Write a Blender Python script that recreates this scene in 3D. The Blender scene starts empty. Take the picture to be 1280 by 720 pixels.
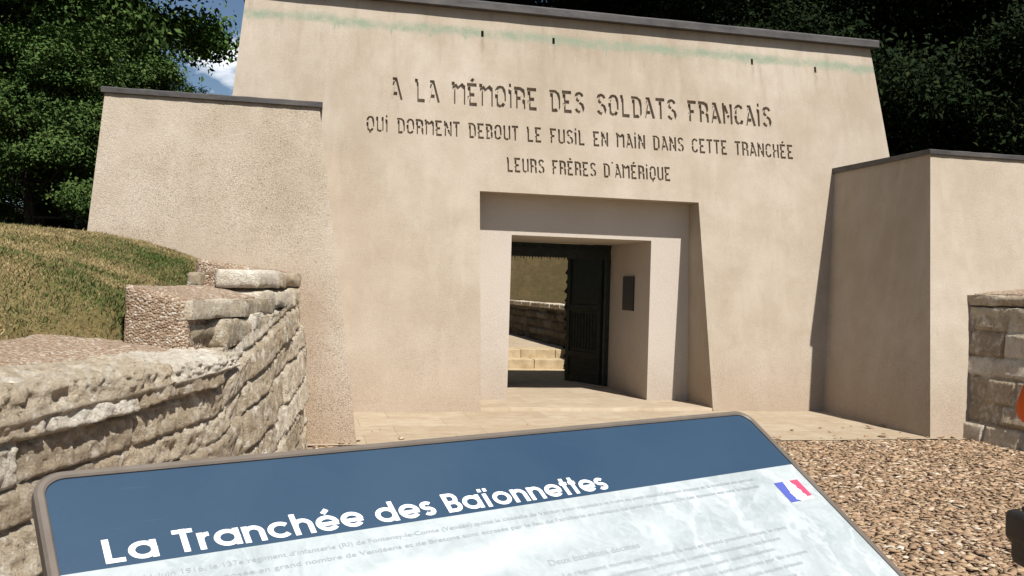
import bpy, bmesh, math, random
import numpy as np
from mathutils import Vector, Matrix, Quaternion
R = math.radians
S = bpy.context.scene
COL = S.collection
rng = np.random.default_rng(7)
random.seed(7)

# ------------------------------------------------------------------ camera, sky, sun, exposure
cd = bpy.data.cameras.new('camera'); cam = bpy.data.objects.new('camera', cd); COL.objects.link(cam)
cd.sensor_width = 36.0; cd.lens = 1130.1 / 1280 * 36.0; cd.clip_start = 0.05; cd.clip_end = 2000
YAW, PITCH, ROLL = 0.2227, -0.001, 0.029
fwd = Vector((math.sin(YAW) * math.cos(PITCH), math.cos(YAW) * math.cos(PITCH), math.sin(PITCH)))
q = fwd.to_track_quat('-Z', 'Y')
cam.matrix_world = Matrix.Translation((0, 0, 1.5)) @ (q @ Quaternion((0, 0, 1), ROLL)).to_matrix().to_4x4()
S.camera = cam
SUN = Vector((0.33, -1.0, 1.50)).normalized()
w = bpy.data.worlds.new('World'); S.world = w; w.use_nodes = True
nt = w.node_tree; bg = nt.nodes['Background']
sky = nt.nodes.new('ShaderNodeTexSky'); sky.sky_type = 'NISHITA'; sky.sun_disc = False
sky.sun_elevation = math.asin(SUN.z); sky.sun_rotation = math.atan2(SUN.x, SUN.y)
sky.air_density = 1.0; sky.dust_density = 0.25; sky.ozone_density = 2.6
tc = nt.nodes.new('ShaderNodeTexCoord')
nz = nt.nodes.new('ShaderNodeTexNoise'); nz.inputs['Scale'].default_value = 5.5; nz.inputs['Detail'].default_value = 7; nz.inputs['Roughness'].default_value = 0.55
mp = nt.nodes.new('ShaderNodeMapping'); mp.inputs['Scale'].default_value = (1, 1, 2.2); mp.inputs['Location'].default_value = (0.35, 0.1, 0.52)
cr = nt.nodes.new('ShaderNodeValToRGB'); cr.color_ramp.elements[0].position = 0.53; cr.color_ramp.elements[1].position = 0.63
mx = nt.nodes.new('ShaderNodeMix'); mx.data_type = 'RGBA'
mx.inputs['B'].default_value = (17, 17.5, 18, 1)
nt.links.new(tc.outputs['Generated'], mp.inputs['Vector']); nt.links.new(mp.outputs[0], nz.inputs['Vector'])
vd = nt.nodes.new('ShaderNodeVectorMath'); vd.operation = 'DISTANCE'; vd.inputs[1].default_value = Vector((-.078, 1, .232)).normalized()
ma = nt.nodes.new('ShaderNodeMath'); ma.operation = 'MULTIPLY_ADD'; ma.inputs[1].default_value = -2.6; ma.inputs[2].default_value = 0.16
mb = nt.nodes.new('ShaderNodeMath'); mb.operation = 'MAXIMUM'; mb.inputs[1].default_value = -.02
mc = nt.nodes.new('ShaderNodeMath'); mc.operation = 'ADD'
nt.links.new(tc.outputs['Generated'], vd.inputs[0]); nt.links.new(vd.outputs['Value'], ma.inputs[0]); nt.links.new(ma.outputs[0], mb.inputs[0]); nt.links.new(mb.outputs[0], mc.inputs[0]); nt.links.new(nz.outputs['Fac'], mc.inputs[1])
nt.links.new(mc.outputs[0], cr.inputs['Fac']); nt.links.new(cr.outputs['Color'], mx.inputs['Factor'])
nt.links.new(sky.outputs[0], mx.inputs['A']); nt.links.new(mx.outputs['Result'], bg.inputs['Color'])
bg.inputs['Strength'].default_value = 0.052
sl = bpy.data.lights.new('sun', 'SUN'); sl.energy = 5.0; sl.angle = R(0.53); sl.color = (1.0, 0.965, 0.91)
so = bpy.data.objects.new('sun', sl); COL.objects.link(so); so.rotation_euler = SUN.to_track_quat('Z', 'Y').to_euler(); so.location = (3, -10, 20)
S.view_settings.view_transform = 'Standard'; S.view_settings.look = 'None'; S.view_settings.exposure = 0.54; S.view_settings.gamma = 1
S.view_settings.use_curve_mapping = False
S.render.engine = 'CYCLES'

# ------------------------------------------------------------------ helpers
def smooth(x): x = np.clip(x, 0, 1); return x * x * (3 - 2 * x)
def hash3(i, j, k):
    n = (i * 374761393 + j * 668265263 + k * 1274126177) & 0x7fffffff
    n = ((n ^ (n >> 13)) * 1103515245) & 0x7fffffff
    n = (n ^ (n >> 16)) * 12345 & 0x7fffffff
    return (n & 0xffff) / 65535.0
def vnoise(p):
    i = np.floor(p).astype(np.int64); f = p - i; f = f * f * (3 - 2 * f); r = 0
    for dx in (0, 1):
        for dy in (0, 1):
            for dz in (0, 1):
                wt = (f[..., 0] if dx else 1 - f[..., 0]) * (f[..., 1] if dy else 1 - f[..., 1]) * (f[..., 2] if dz else 1 - f[..., 2])
                r = r + wt * hash3(i[..., 0] + dx, i[..., 1] + dy, i[..., 2] + dz)
    return r
def fbm(p, o=4):
    p = np.asarray(p, float); r = 0; a = 0.5
    for k in range(o): r = r + a * (vnoise(p * 2 ** k + 17.3 * k) - 0.5); a *= 0.55
    return r

def link(name, me, mat=None, parent=None):
    o = bpy.data.objects.new(name, me); COL.objects.link(o)
    if mat:
        for m in (mat if isinstance(mat, (list, tuple)) else [mat]): me.materials.append(m)
    if parent: o.parent = parent
    return o
def np_mesh(name, V, F, mat=None, parent=None, smooth_sh=False, attrs=None):
    me = bpy.data.meshes.new(name); V = np.asarray(V, np.float32); F = np.asarray(F, np.int32); n = F.shape[1]
    me.vertices.add(len(V)); me.vertices.foreach_set('co', V.ravel())
    me.loops.add(F.size); me.loops.foreach_set('vertex_index', F.ravel())
    me.polygons.add(len(F)); me.polygons.foreach_set('loop_start', np.arange(0, F.size, n, dtype=np.int32))
    me.polygons.foreach_set('loop_total', np.full(len(F), n, np.int32))
    if smooth_sh: me.polygons.foreach_set('use_smooth', np.ones(len(F), bool))
    for k, a in (attrs or {}).items():
        at = me.attributes.new(k, 'FLOAT', 'POINT'); at.data.foreach_set('value', np.asarray(a, np.float32).ravel())
    me.update(calc_edges=True); me.validate()
    return link(name, me, mat, parent)
def grid_faces(nu, nv, flip=False):
    i = np.arange((nu - 1) * (nv - 1)); a = (i // (nv - 1)) * nv + i % (nv - 1)
    f = np.stack([a, a + nv, a + nv + 1, a + 1], 1)
    return f[:, ::-1] if flip else f
def bm_obj(name, bm, mat=None, parent=None, sm=False):
    me = bpy.data.meshes.new(name); bmesh.ops.recalc_face_normals(bm, faces=bm.faces[:]); bm.to_mesh(me); bm.free()
    if sm:
        for p in me.polygons: p.use_smooth = True
    return link(name, me, mat, parent)
def hexa(bm, lo, hi):      # lo, hi: 4 points each, same winding
    v = [bm.verts.new(p) for p in list(lo) + list(hi)]
    for f in ((3, 2, 1, 0), (4, 5, 6, 7), (0, 1, 5, 4), (1, 2, 6, 5), (2, 3, 7, 6), (3, 0, 4, 7)): bm.faces.new([v[i] for i in f])
    return v
def box(bm, x0, x1, y0, y1, z0, z1, bev=0):
    v = hexa(bm, ((x0, y0, z0), (x1, y0, z0), (x1, y1, z0), (x0, y1, z0)), ((x0, y0, z1), (x1, y0, z1), (x1, y1, z1), (x0, y1, z1)))
    if bev:
        es = {e for q in v for e in q.link_edges}
        bmesh.ops.bevel(bm, geom=list(es), offset=bev, segments=2, affect='EDGES', profile=0.5)
def tube(bm, pts, rad, n=10, cap=True):
    pts = [Vector(p) for p in pts]; rad = rad if isinstance(rad, (list, tuple)) else [rad] * len(pts); rings = []
    for i, p in enumerate(pts):
        t = (pts[min(i + 1, len(pts) - 1)] - pts[max(i - 1, 0)]).normalized()
        a = t.cross(Vector((0, 0, 1)) if abs(t.z) < .9 else Vector((1, 0, 0))).normalized(); b = t.cross(a)
        rings.append([bm.verts.new(p + rad[i] * (a * math.cos(2 * math.pi * k / n) + b * math.sin(2 * math.pi * k / n))) for k in range(n)])
    for r0, r1 in zip(rings, rings[1:]):
        for k in range(n): bm.faces.new((r0[k], r0[(k + 1) % n], r1[(k + 1) % n], r1[k]))
    if cap: bm.faces.new(rings[0][::-1]); bm.faces.new(rings[-1])
def bake(o):               # apply the modifiers of o
    dg = bpy.context.evaluated_depsgraph_get(); dg.update()
    me = bpy.data.meshes.new_from_object(o.evaluated_get(dg)); old = o.data; o.modifiers.clear(); o.data = me
    return o
def empty(name, loc=(0, 0, 0)):
    o = bpy.data.objects.new(name, None); COL.objects.link(o); o.location = loc; o.empty_display_size = .2; return o
def tag(o, label=None, cat=None, group=None, kind=None):
    for k, v in (('label', label), ('category', cat), ('group', group), ('kind', kind)):
        if v: o[k] = v
    return o

# ------------------------------------------------------------------ materials
class NT:
    def __init__(s, name):
        s.m = bpy.data.materials.new(name); s.m.use_nodes = True; s.t = s.m.node_tree; s.b = s.t.nodes['Principled BSDF']
        s.tc = s.t.nodes.new('ShaderNodeTexCoord').outputs['Object']
    def n(s, typ, ins=None, **kw):
        nd = s.t.nodes.new('ShaderNode' + typ)
        for k, v in kw.items(): setattr(nd, k, v)
        for k, v in (ins or {}).items(): s.put(nd.inputs[k], v)
        return nd
    def put(s, sock, v):
        if isinstance(v, bpy.types.NodeSocket): s.t.links.new(v, sock)
        else: sock.default_value = v if not isinstance(v, tuple) or len(v) != 3 or sock.type == 'VECTOR' else (*v, 1)
    def noise(s, scale, det=4, rough=.55, vec=None, dist=0.0):
        return s.n('TexNoise', {'Vector': vec or s.tc, 'Scale': float(scale), 'Detail': float(det), 'Roughness': rough, 'Distortion': dist}).outputs['Fac']
    def vor(s, scale, out='Distance', vec=None, feature='F1'):
        return s.n('TexVoronoi', {'Vector': vec or s.tc, 'Scale': float(scale)}, feature=feature).outputs[out]
    def scaled(s, sc): return s.n('Mapping', {'Vector': s.tc, 'Scale': tuple(float(c) for c in sc)}).outputs[0]
    def ramp(s, f, *st):
        nd = s.n('ValToRGB', {'Fac': f}); r = nd.color_ramp
        while len(r.elements) < len(st): r.elements.new(.5)
        for e, (p, c) in zip(r.elements, st): e.position = p; e.color = (*c, 1) if isinstance(c, tuple) else (c, c, c, 1)
        return nd.outputs['Color']
    def mix(s, f, a, b, mode='MIX'):
        nd = s.n('Mix', data_type='RGBA', blend_type=mode); s.put(nd.inputs['Factor'], f); s.put(nd.inputs['A'], a); s.put(nd.inputs['B'], b)
        return nd.outputs['Result']
    def math(s, op, a, b=0.0, c=None):
        nd = s.n('Math', operation=op); s.put(nd.inputs[0], a); s.put(nd.inputs[1], b)
        if c is not None: s.put(nd.inputs[2], c)
        return nd.outputs[0]
    def sep(s): return s.n('SeparateXYZ', {'Vector': s.tc}).outputs
    def attr(s, name): return s.n('Attribute', attribute_name=name).outputs['Fac']
    def fin(s, col, rough=.9, bump=None, dist=.01, strength=1.0, spec=.25, **kw):
        s.put(s.b.inputs['Base Color'], col); s.put(s.b.inputs['Roughness'], rough); s.b.inputs['Specular IOR Level'].default_value = spec
        if bump is not None: s.put(s.b.inputs['Normal'], s.n('Bump', {'Height': bump, 'Distance': dist, 'Strength': strength}).outputs[0])
        for k, v in kw.items(): s.put(s.b.inputs[k], v)
        return s.m
def band(t, x, lo, hi, soft):          # 1 between lo and hi
    a = t.n('MapRange', {'Value': x, 'From Min': lo - soft, 'From Max': lo + soft}).outputs[0]
    b = t.n('MapRange', {'Value': x, 'From Min': hi + soft, 'From Max': hi - soft}).outputs[0]
    return t.math('MULTIPLY', a, b)

def concrete(name, coarse, k=1.0):
    t = NT(name); X, Y, Z = t.sep()
    big = t.noise(.55, 5, .6); mid = t.noise(2.3, 6, .65); streak = t.noise(3.0, 5, .6, t.scaled((1.6, 1.6, .22)))
    col = t.ramp(big, (.3, (0.330, 0.272, 0.205)), (.5, (0.392, 0.332, 0.262)), (.72, (0.445, 0.385, 0.315)))
    col = t.mix(t.ramp(mid, (.40, 0.0), (.70, .62)), col, (0.327, 0.262, 0.194))
    col = t.mix(t.ramp(streak, (.50, 0.0), (.74, .42)), col, (0.456, 0.395, 0.323))
    col = t.mix(t.ramp(t.noise(6.5, 6, .7, t.scaled((1.3, 1.3, .5))), (.56, 0.0), (.74, .4)), col, (0.305, 0.247, 0.188))
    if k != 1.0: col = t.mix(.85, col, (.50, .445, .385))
    rain = t.math('MULTIPLY', t.ramp(t.noise(4.5, 4, .6, t.scaled((1.5, 1.5, .05))), (.52, 0.0), (.70, .45)), t.n('MapRange', {'Value': t.math('ADD', Z, t.math('MULTIPLY', mid, .9)), 'From Min': 3.6, 'From Max': 5.4}).outputs[0])
    col = t.mix(rain, col, (.25, .20, .145))
    # damp ochre foot of the wall
    foot = t.n('MapRange', {'Value': t.math('ADD', Z, t.math('MULTIPLY', t.math('SUBTRACT', mid, .5), 1.3)), 'From Min': .75, 'From Max': .0}).outputs[0]
    col = t.mix(t.math('MULTIPLY', foot, .55 if coarse else .35), col, (0.288, 0.196, 0.128))
    if coarse:     # ochre wash where the stone wall meets the wing
        wx = t.math('ADD', X, t.math('MULTIPLY', t.math('SUBTRACT', t.noise(5, 5, .65), .5), .35))
        sx_ = t.math('MULTIPLY', t.n('MapRange', {'Value': wx, 'From Min': .36, 'From Max': .02}).outputs[0], t.n('MapRange', {'Value': Z, 'From Min': 2.0, 'From Max': 1.3}).outputs[0])
        col = t.mix(t.math('MULTIPLY', sx_, .6), col, (.26, .185, .12))
    g1 = t.vor(165 if coarse else 150, 'Color'); gv = t.n('SeparateColor', {'Color': g1}).outputs[0]
    sp = t.ramp(gv, (0, (.30, .29, .28)), (.16, (.74, .72, .69)), (.75, (1, 1, 1)), (1, (1.15, 1.12, 1.06)))
    patch = t.ramp(t.noise(1.6, 4, .6), (.38, .35 if coarse else .0), (.62, 1.0 if coarse else .5))
    low = t.n('MapRange', {'Value': Z, 'From Min': 1.2, 'From Max': .3, 'To Min': 0.0, 'To Max': .5}).outputs[0]
    amt = t.math('MULTIPLY', t.math('MINIMUM', t.math('ADD', patch, low), 1.0), .95 if coarse else .55)
    if not coarse:
        # verdigris run-off band under the cap with drips
        wob = t.math('ADD', Z, t.math('MULTIPLY', t.math('SUBTRACT', t.noise(2.6, 7, .8), .5), .24))
        drip = t.math('MULTIPLY', t.ramp(t.noise(6, 5, .7, t.scaled((1, 0, 0))), (.52, 0.0), (.74, 1.0)), .24)
        gb = t.math('MAXIMUM', band(t, wob, 4.70, 4.81, .035), band(t, t.math('ADD', wob, drip), 4.74, 4.80, .02))
        gb = t.math('MULTIPLY', gb, t.ramp(t.noise(5, 5, .7), (.33, .28), (.56, 1.0)))
        for hx, hz in ((2.107, 4.751), (3.057, 4.742), (5.892, 4.704), (6.857, 4.671)):
            wx = t.math('ADD', X, t.math('MULTIPLY', t.math('SUBTRACT', t.noise(9, 3), .5), .06))
            run = t.math('MULTIPLY', band(t, wx, hx - .018, hx + .018, .02), t.n('MapRange', {'Value': Z, 'From Min': hz - .42, 'From Max': hz - .03}).outputs[0])
            run = t.math('MULTIPLY', run, t.math('LESS_THAN', Z, hz))
            col = t.mix(t.math('MULTIPLY', run, .45), col, (.17, .14, .10))
        gx = t.n('MapRange', {'Value': t.math('SUBTRACT', 0.0, Y), 'From Min': -12, 'From Max': -11.6}).outputs[0]
        col = t.mix(t.math('MULTIPLY', t.math('MULTIPLY', gb, gx), .95), col, (0.222, 0.262, 0.190))
    col = t.mix(amt, col, t.mix(1.0, col, sp, 'MULTIPLY'))
    bmp = t.math('ADD', t.math('MULTIPLY', t.vor(70 if coarse else 110), 1.0), t.math('MULTIPLY', t.noise(40, 5, .7), 1.1))
    bmp = t.math('ADD', bmp, t.math('MULTIPLY', t.noise(1.4, 3), 3.0 ))
    return t.fin(col, .92, bmp, .0045 if coarse else .003, .6, .2)
M = {}
M['concrete'] = concrete('smooth weathered concrete', False)
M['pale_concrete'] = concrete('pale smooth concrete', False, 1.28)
M['rough_concrete'] = concrete('rough pebbled concrete', True)

t = NT('lead sheet cap'); M['lead'] = t.fin(t.ramp(t.noise(3, 6, .7, t.scaled((1, 1, 3))), (.35, (.045, .042, .042)), (.6, (.088, .080, .076)), (.8, (.14, .125, .11))), .6, t.noise(9, 4), .01, .5, .4)
t = NT('dark bronze'); M['bronze'] = t.fin(t.ramp(t.noise(12, 5, .6), (.3, (.008, .011, .010)), (.7, (.022, .03, .026))), .5, t.noise(40, 4), .004, .5, .3, Metallic=.15)
t = NT('dark bronze plaque'); M['plaque'] = t.fin(t.ramp(t.noise(30, 4), (.3, (.012, .009, .007)), (.7, (.03, .022, .016))), .5, t.noise(60, 4), .003, .5, .4)

def limestone(name, k=1.0, sat=1.0):
    t = NT(name); tone = t.attr('tone')
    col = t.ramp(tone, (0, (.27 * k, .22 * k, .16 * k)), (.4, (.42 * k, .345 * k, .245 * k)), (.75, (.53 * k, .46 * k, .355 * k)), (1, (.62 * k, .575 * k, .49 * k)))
    col = t.mix(t.ramp(t.noise(5, 6, .7), (.45, 0.0), (.68, .6)), col, (.35 * k, .265 * k, .17 * k))
    col = t.mix(t.ramp(t.noise(9, 7, .75, None, .6), (.50, 0.0), (.64, .8)), col, (.62 * k, .57 * k, .48 * k))
    col = t.mix(t.ramp(t.noise(26, 7, .8, None, .8), (.55, 0.0), (.66, .85)), col, (.13 * k, .10 * k, .07 * k))
    col = t.mix(t.ramp(t.noise(3.1, 5, .7), (.64, 0.0), (.8, .5)), col, (.13 * k, .12 * k, .10 * k))
    b = t.math('ADD', t.math('MULTIPLY', t.noise(22, 10, .82, None, .9), 2.0), t.math('MULTIPLY', t.vor(75), .4))
    return t.fin(col, .95, b, .016, 1.0, .1)
M['limestone'] = limestone('pitted limestone', 1.2)
M['dark_stone'] = limestone('grey brown coursed stone', 1.15)
M['shade_stone'] = limestone('stone darkened as shade', .27)  # the courtyard wall's shade is put into this darkened stone colour

def pebbly(name, k, sc):
    t = NT(name); c = t.vor(sc, 'Color'); v = t.n('SeparateColor', {'Color': c}).outputs[0]
    col = t.ramp(v, (0, (.21 * k, .135 * k, .085 * k)), (.45, (.37 * k, .265 * k, .18 * k)), (.8, (.47 * k, .37 * k, .27 * k)), (1, (.66 * k, .60 * k, .52 * k)))
    col = t.mix(t.ramp(t.noise(2.5, 5), (.4, 0.0), (.7, .5)), col, (.27 * k, .19 * k, .13 * k))
    return t.fin(col, .95, t.math('SUBTRACT', 1.0, t.vor(sc)), .012, .9, .15)
M['gravel_bed'] = pebbly('pebble concrete', .80, 80)
M['gravel_ground'] = pebbly('packed gravel', .80, 40)
t = NT('loose gravel stone'); v = t.attr('tone')
M['gravel'] = t.fin(t.mix(t.ramp(t.noise(30, 4), (.4, 0.0), (.7, .45)), t.ramp(v, (0, (.19, .125, .08)), (.25, (.28, .185, .115)), (.6, (.37, .25, .15)), (.85, (.46, .355, .24)), (1, (.60, .52, .42))), (.23, .15, .09)), .9, t.noise(70, 4), .004, .6, .2)
t = NT('sandstone paving')
X, Y, Z = t.sep()
br = t.n('TexBrick', {'Vector': t.tc, 'Scale': 1.0, 'Mortar Size': .005, 'Mortar Smooth': .3, 'Bias': 0.0, 'Brick Width': .92, 'Row Height': .53, 'Color1': (0.385, 0.318, 0.233), 'Color2': (0.333, 0.266, 0.185), 'Mortar': (0.295, 0.24, 0.17)}, offset=.37)
pc = t.mix(t.ramp(t.noise(4, 7, .75, t.scaled((1, 2.4, 1))), (.4, 0.0), (.68, .7)), br.outputs['Color'], (0.265, 0.187, 0.113))
pc = t.mix(t.ramp(t.noise(2, 5, .7), (.5, 0.0), (.72, .6)), pc, (.43, .37, .285))
M['paving'] = t.fin(pc, .9, t.math('ADD', t.math('MULTIPLY', t.noise(14, 6, .7), .7), t.math('MULTIPLY', br.outputs['Fac'], -.8)), .008, .7, .2)
t = NT('sandstone step')
M['step'] = t.fin(t.ramp(t.noise(6, 7, .7), (.3, (.30, .225, .13)), (.55, (.42, .325, .20)), (.75, (.50, .41, .28))), .9, t.noise(25, 6, .7), .006, .7, .2)

t = NT('dry turf soil'); n1 = t.noise(1.1, 5, .65)
M['turf'] = t.fin(t.mix(t.ramp(t.noise(70, 5, .8), (.4, 0.0), (.6, .8)), t.ramp(n1, (.36, (.09, .10, .03)), (.52, (.21, .16, .07)), (.7, (.28, .21, .11))), (.10, .075, .035)), .95, t.noise(45, 5, .7), .03, .8, .1)
t = NT('dry hillside grass'); hv_ = t.scaled((1, .28, 1.3))
M['hill'] = t.fin(t.mix(t.ramp(t.noise(6, 8, .75, hv_, .5), (.42, 0.0), (.62, .7)), t.ramp(t.noise(1.6, 5, .6, hv_), (.35, (.12, .09, .038)), (.65, (.18, .125, .06))), (.09, .075, .035)), .95, t.noise(9, 7, .75, hv_), .02, .6, .1)
t = NT('forest floor'); M['floor'] = t.fin(t.ramp(t.noise(1.5, 6, .7), (.35, (.018, .022, .008)), (.65, (.045, .036, .018))), .95, t.noise(8, 5), .08, .8, .1)
t = NT('grass blade'); v = t.attr('tone')
M['grass'] = t.fin(t.ramp(v, (0, (.04, .08, .016)), (.32, (.09, .115, .03)), (.6, (.225, .175, .075)), (1, (.36, .275, .14))), .8, None, spec=.2)
def leaf(name, c0, c1, c2):
    t = NT(name); v = t.attr('tone')
    m = t.fin(t.ramp(v, (0, c0), (.55, c1), (1, c2)), .75, None, spec=.06)
    return m
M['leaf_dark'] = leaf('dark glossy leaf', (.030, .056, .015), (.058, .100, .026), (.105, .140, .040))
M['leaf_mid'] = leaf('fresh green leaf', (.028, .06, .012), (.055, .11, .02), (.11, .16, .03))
M['leaf_black'] = leaf('leaf darkened as shade', (.005, .010, .003), (.009, .017, .005), (.022, .034, .008))  # near-black copy: the wood's shade is put into the leaf colour
t = NT('bark'); M['bark'] = t.fin(t.ramp(t.noise(9, 6, .7, t.scaled((2, 2, .4))), (.35, (.03, .024, .018)), (.7, (.085, .07, .055))), .95, t.noise(12, 6, .7, t.scaled((2, 2, .3))), .04, .9, .1)
# sign
t = NT('blue printed laminate'); X, Y, Z = t.sep()
sc = t.ramp(t.noise(60, 3, .5, t.scaled((.25, 6, 1))), (.70, 0.0), (.78, .16))
M['sign_blue'] = t.fin(t.mix(sc, t.ramp(t.noise(3.5, 5, .6), (.35, (.019, .045, .082)), (.7, (.027, .055, .093))), (.11, .17, .25)), .42, t.noise(300, 2), .0004, .3, .4)
t = NT('pale printed laminate'); X, Y, Z = t.sep()
wv = t.noise(7, 8, .68, None, 1.6); wf = t.noise(28, 6, .7, None, 2.2)
pc = t.ramp(wv, (.34, (.27, .302, .308)), (.5, (.32, .353, .358)), (.66, (.385, .415, .42)))
pc = t.mix(t.ramp(wf, (.48, 0.0), (.62, .5)), pc, (.41, .445, .45))
lines = t.n('TexWave', {'Vector': t.tc, 'Scale': 3.2, 'Distortion': 9.0, 'Detail': 4.0, 'Detail Scale': 2.2, 'Detail Roughness': .6}).outputs['Fac']
pc = t.mix(t.math('MULTIPLY', t.ramp(lines, (.90, 0.0), (.97, .28)), t.n('MapRange', {'Value': X, 'From Min': .55, 'From Max': .8}).outputs[0]), pc, (.52, .545, .55))
wob = t.math('ADD', Y, t.math('ADD', t.math('MULTIPLY', t.math('SUBTRACT', t.noise(6, 4), .5), .06), t.math('MULTIPLY', X, -.07)))
white = t.math('MULTIPLY', band(t, wob, -.252, -.222, .014), t.n('MapRange', {'Value': X, 'From Min': .68, 'From Max': .42}).outputs[0])
pc = t.mix(t.math('MULTIPLY', white, .9), pc, (.56, .575, .58))
M['sign_pale'] = t.fin(pc, .4, None, spec=.4)
def plain(name, c, rough=.5, var=.12, sc=8, spec=.4, bump=.0, **kw):
    t = NT(name); f = t.noise(sc, 5, .6)
    return t.fin(t.ramp(f, (.3, tuple(x * (1 - var) for x in c)), (.7, tuple(x * (1 + var) for x in c))), rough, t.noise(sc * 6, 4) if bump else None, bump or .01, .6, spec, **kw)
M['sign_frame'] = plain('brown powder coat', (.125, .102, .082), .5, .15, 14, bump=.0006)
M['sign_white'] = plain('white print', (.70, .71, .72), .45, .03)
M['sign_grey'] = plain('grey print', (.20, .21, .22), .5, .05)
M['sign_soft'] = plain('pale grey print', (.25, .275, .285), .5, .05)
M['fl_blue'] = plain('blue print', (.07, .09, .34), .45, .05)
M['fl_red'] = plain('red print', (.48, .06, .12), .45, .05)
M['jacket'] = plain('orange jacket cloth', (.62, .11, .02), .75, .12, 5, .2, .004)
M['trouser'] = plain('dark trouser cloth', (.03, .035, .05), .85, .2, 9, .2, .004)
M['skin'] = plain('skin', (.50, .30, .21), .55, .06, 9, .3)
M['hair'] = plain('brown hair', (.05, .03, .018), .6, .3, 40, .3, .006)
M['bag'] = plain('black nylon', (.012, .012, .014), .55, .3, 20, .4, .003)
M['shoe'] = plain('dark leather', (.03, .022, .016), .5, .2, 20)
M['eye'] = plain('dark eye', (.02, .015, .012), .2, .05)

# ------------------------------------------------------------------ stroke engine for the lettering
def arc(cx, cy, rx, ry, a0, a1, n=14): return [(cx + rx * math.cos(R(a0 + (a1 - a0) * k / n)), cy + ry * math.sin(R(a0 + (a1 - a0) * k / n))) for k in range(n + 1)]
def ribbon(pts, wd):       # outline of a stroke: left side, right side
    P = [Vector((x, y)) for x, y in pts]; Lp, Rp = [], []; n = len(P); closed = (P[0] - P[-1]).length < 1e-5 and n > 3
    for i, p in enumerate(P):
        if closed: a, b = P[i - 1] if i else P[-2], P[i + 1] if i < n - 1 else P[1]
        else: a, b = P[max(i - 1, 0)], P[min(i + 1, n - 1)]
        d0 = (p - a).normalized() if (p - a).length > 1e-7 else (b - p).normalized()
        d1 = (b - p).normalized() if (b - p).length > 1e-7 else d0
        tt = (d0 + d1).normalized(); nn = Vector((-tt.y, tt.x)); k = min(1.6, 1 / max(.4, nn.dot(Vector((-d0.y, d0.x)))))
        Lp.append(p + nn * wd / 2 * k); Rp.append(p - nn * wd / 2 * k)
    return Lp, Rp

# stencil capitals: (advance, strokes); cap height 1
def caps():
    G = {}; W = .50
    rt = lambda: arc(.27, .79, .21, .21, 90, 0, 6)
    G['A'] = (.56, [[(.09, .955), (.25, .955), (.53, .0)], [(.20, .84), (.0, .0)], [(.13, .28), (.33, .28)]])
    G['B'] = (.52, [[(-.05, .95), (.26, .95), (.40, .86), (.40, .64), (.30, .55)], [(.06, .84), (.06, .12)], [(.12, .53), (.30, .53), (.44, .42), (.44, .14), (.32, .045), (.0, .045)]])
    G['C'] = (.54, [[(.44, .80), (.40, .90), (.27, .955), (.15, .90), (.06, .78), (.06, .52)], [(.06, .46), (.06, .22), (.15, .09), (.28, .045), (.40, .10), (.45, .24)]])
    G['D'] = (.55, [[(-.06, .95), (.26, .95), (.42, .84), (.46, .68), (.46, .22), (.40, .10)], [(.06, .86), (.06, .12)], [(.0, .045), (.27, .045), (.36, .09)]])
    G['E'] = (.52, [[(-.05, .95), (.46, .95)], [(.06, .86), (.06, .56)], [(.06, .49), (.34, .49)], [(.06, .42), (.06, .12)], [(.0, .045), (.47, .045)]])
    G['F'] = (.50, [[(-.05, .95), (.46, .95)], [(.06, .86), (.06, .56)], [(.06, .49), (.32, .49)], [(.06, .42), (.06, .0)]])
    G['H'] = (.54, [[(.06, 1), (.06, .56)], [(.06, .49), (.44, .49)], [(.06, .42), (.06, .0)], [(.46, 1), (.46, .0)]])
    G['i'] = (.20, [[(.07, .84), (.07, .0)], [(.02, 1.06), (.13, 1.06)], [(-.02, .80), (.05, .80)]])
    G['L'] = (.50, [[(-.05, .95), (.10, .95)], [(.06, .88), (.06, .12)], [(.0, .045), (.46, .045)]])
    G['M'] = (.66, [[(-.06, .95), (.10, .95)], [(.06, .86), (.06, .0)], [(.12, .92), (.32, .70)], [(.34, .76), (.56, .95)], [(.58, .90), (.58, .0)]])
    G['N'] = (.58, [[(-.02, .95), (.10, .95)], [(.06, .86), (.06, .0)], [(.12, .92), (.28, .52)], [(.31, .44), (.44, .14)], [(.50, 1), (.50, .0)]])
    G['O'] = (.58, [[(.06, .66), (.08, .82), (.17, .93), (.28, .955), (.39, .93), (.47, .82), (.49, .66), (.49, .3)], [(.06, .60), (.06, .24), (.12, .10), (.25, .045), (.38, .08), (.46, .20)]])
    G['Q'] = (.58, G['O'][1] + [[(.28, .0), (.28, -.14)]])
    G['R'] = (.56, [[(-.05, .95), (.26, .95), (.42, .88), (.45, .74), (.44, .60), (.34, .51)], [(.06, .86), (.06, .0)], [(.14, .49), (.30, .49)], [(.32, .46), (.47, .38), (.48, .0)]])
    G['S'] = (.52, [[(.43, .80), (.37, .91), (.25, .955), (.12, .91), (.06, .78), (.10, .64), (.22, .56)], [(.25, .50), (.40, .42), (.46, .26), (.40, .10), (.26, .045), (.12, .09), (.05, .20)]])
    G['T'] = (.50, [[(-.04, .95), (.48, .95)], [(.22, .86), (.22, .0)]])
    G['U'] = (.56, [[(.06, 1), (.06, .24), (.13, .09), (.27, .045), (.40, .10)], [(.47, 1), (.47, .06)]])
    G["'"] = (.16, [[(.05, 1.04), (.10, 1.14)]])
    G['É'] = (.52, G['E'][1] + [[(.17, 1.10), (.30, 1.24)]])
    G['È'] = (.52, G['E'][1] + [[(.17, 1.24), (.30, 1.10)]])
    G[' '] = (.44, [])
    return G
CAPS = caps()
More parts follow.
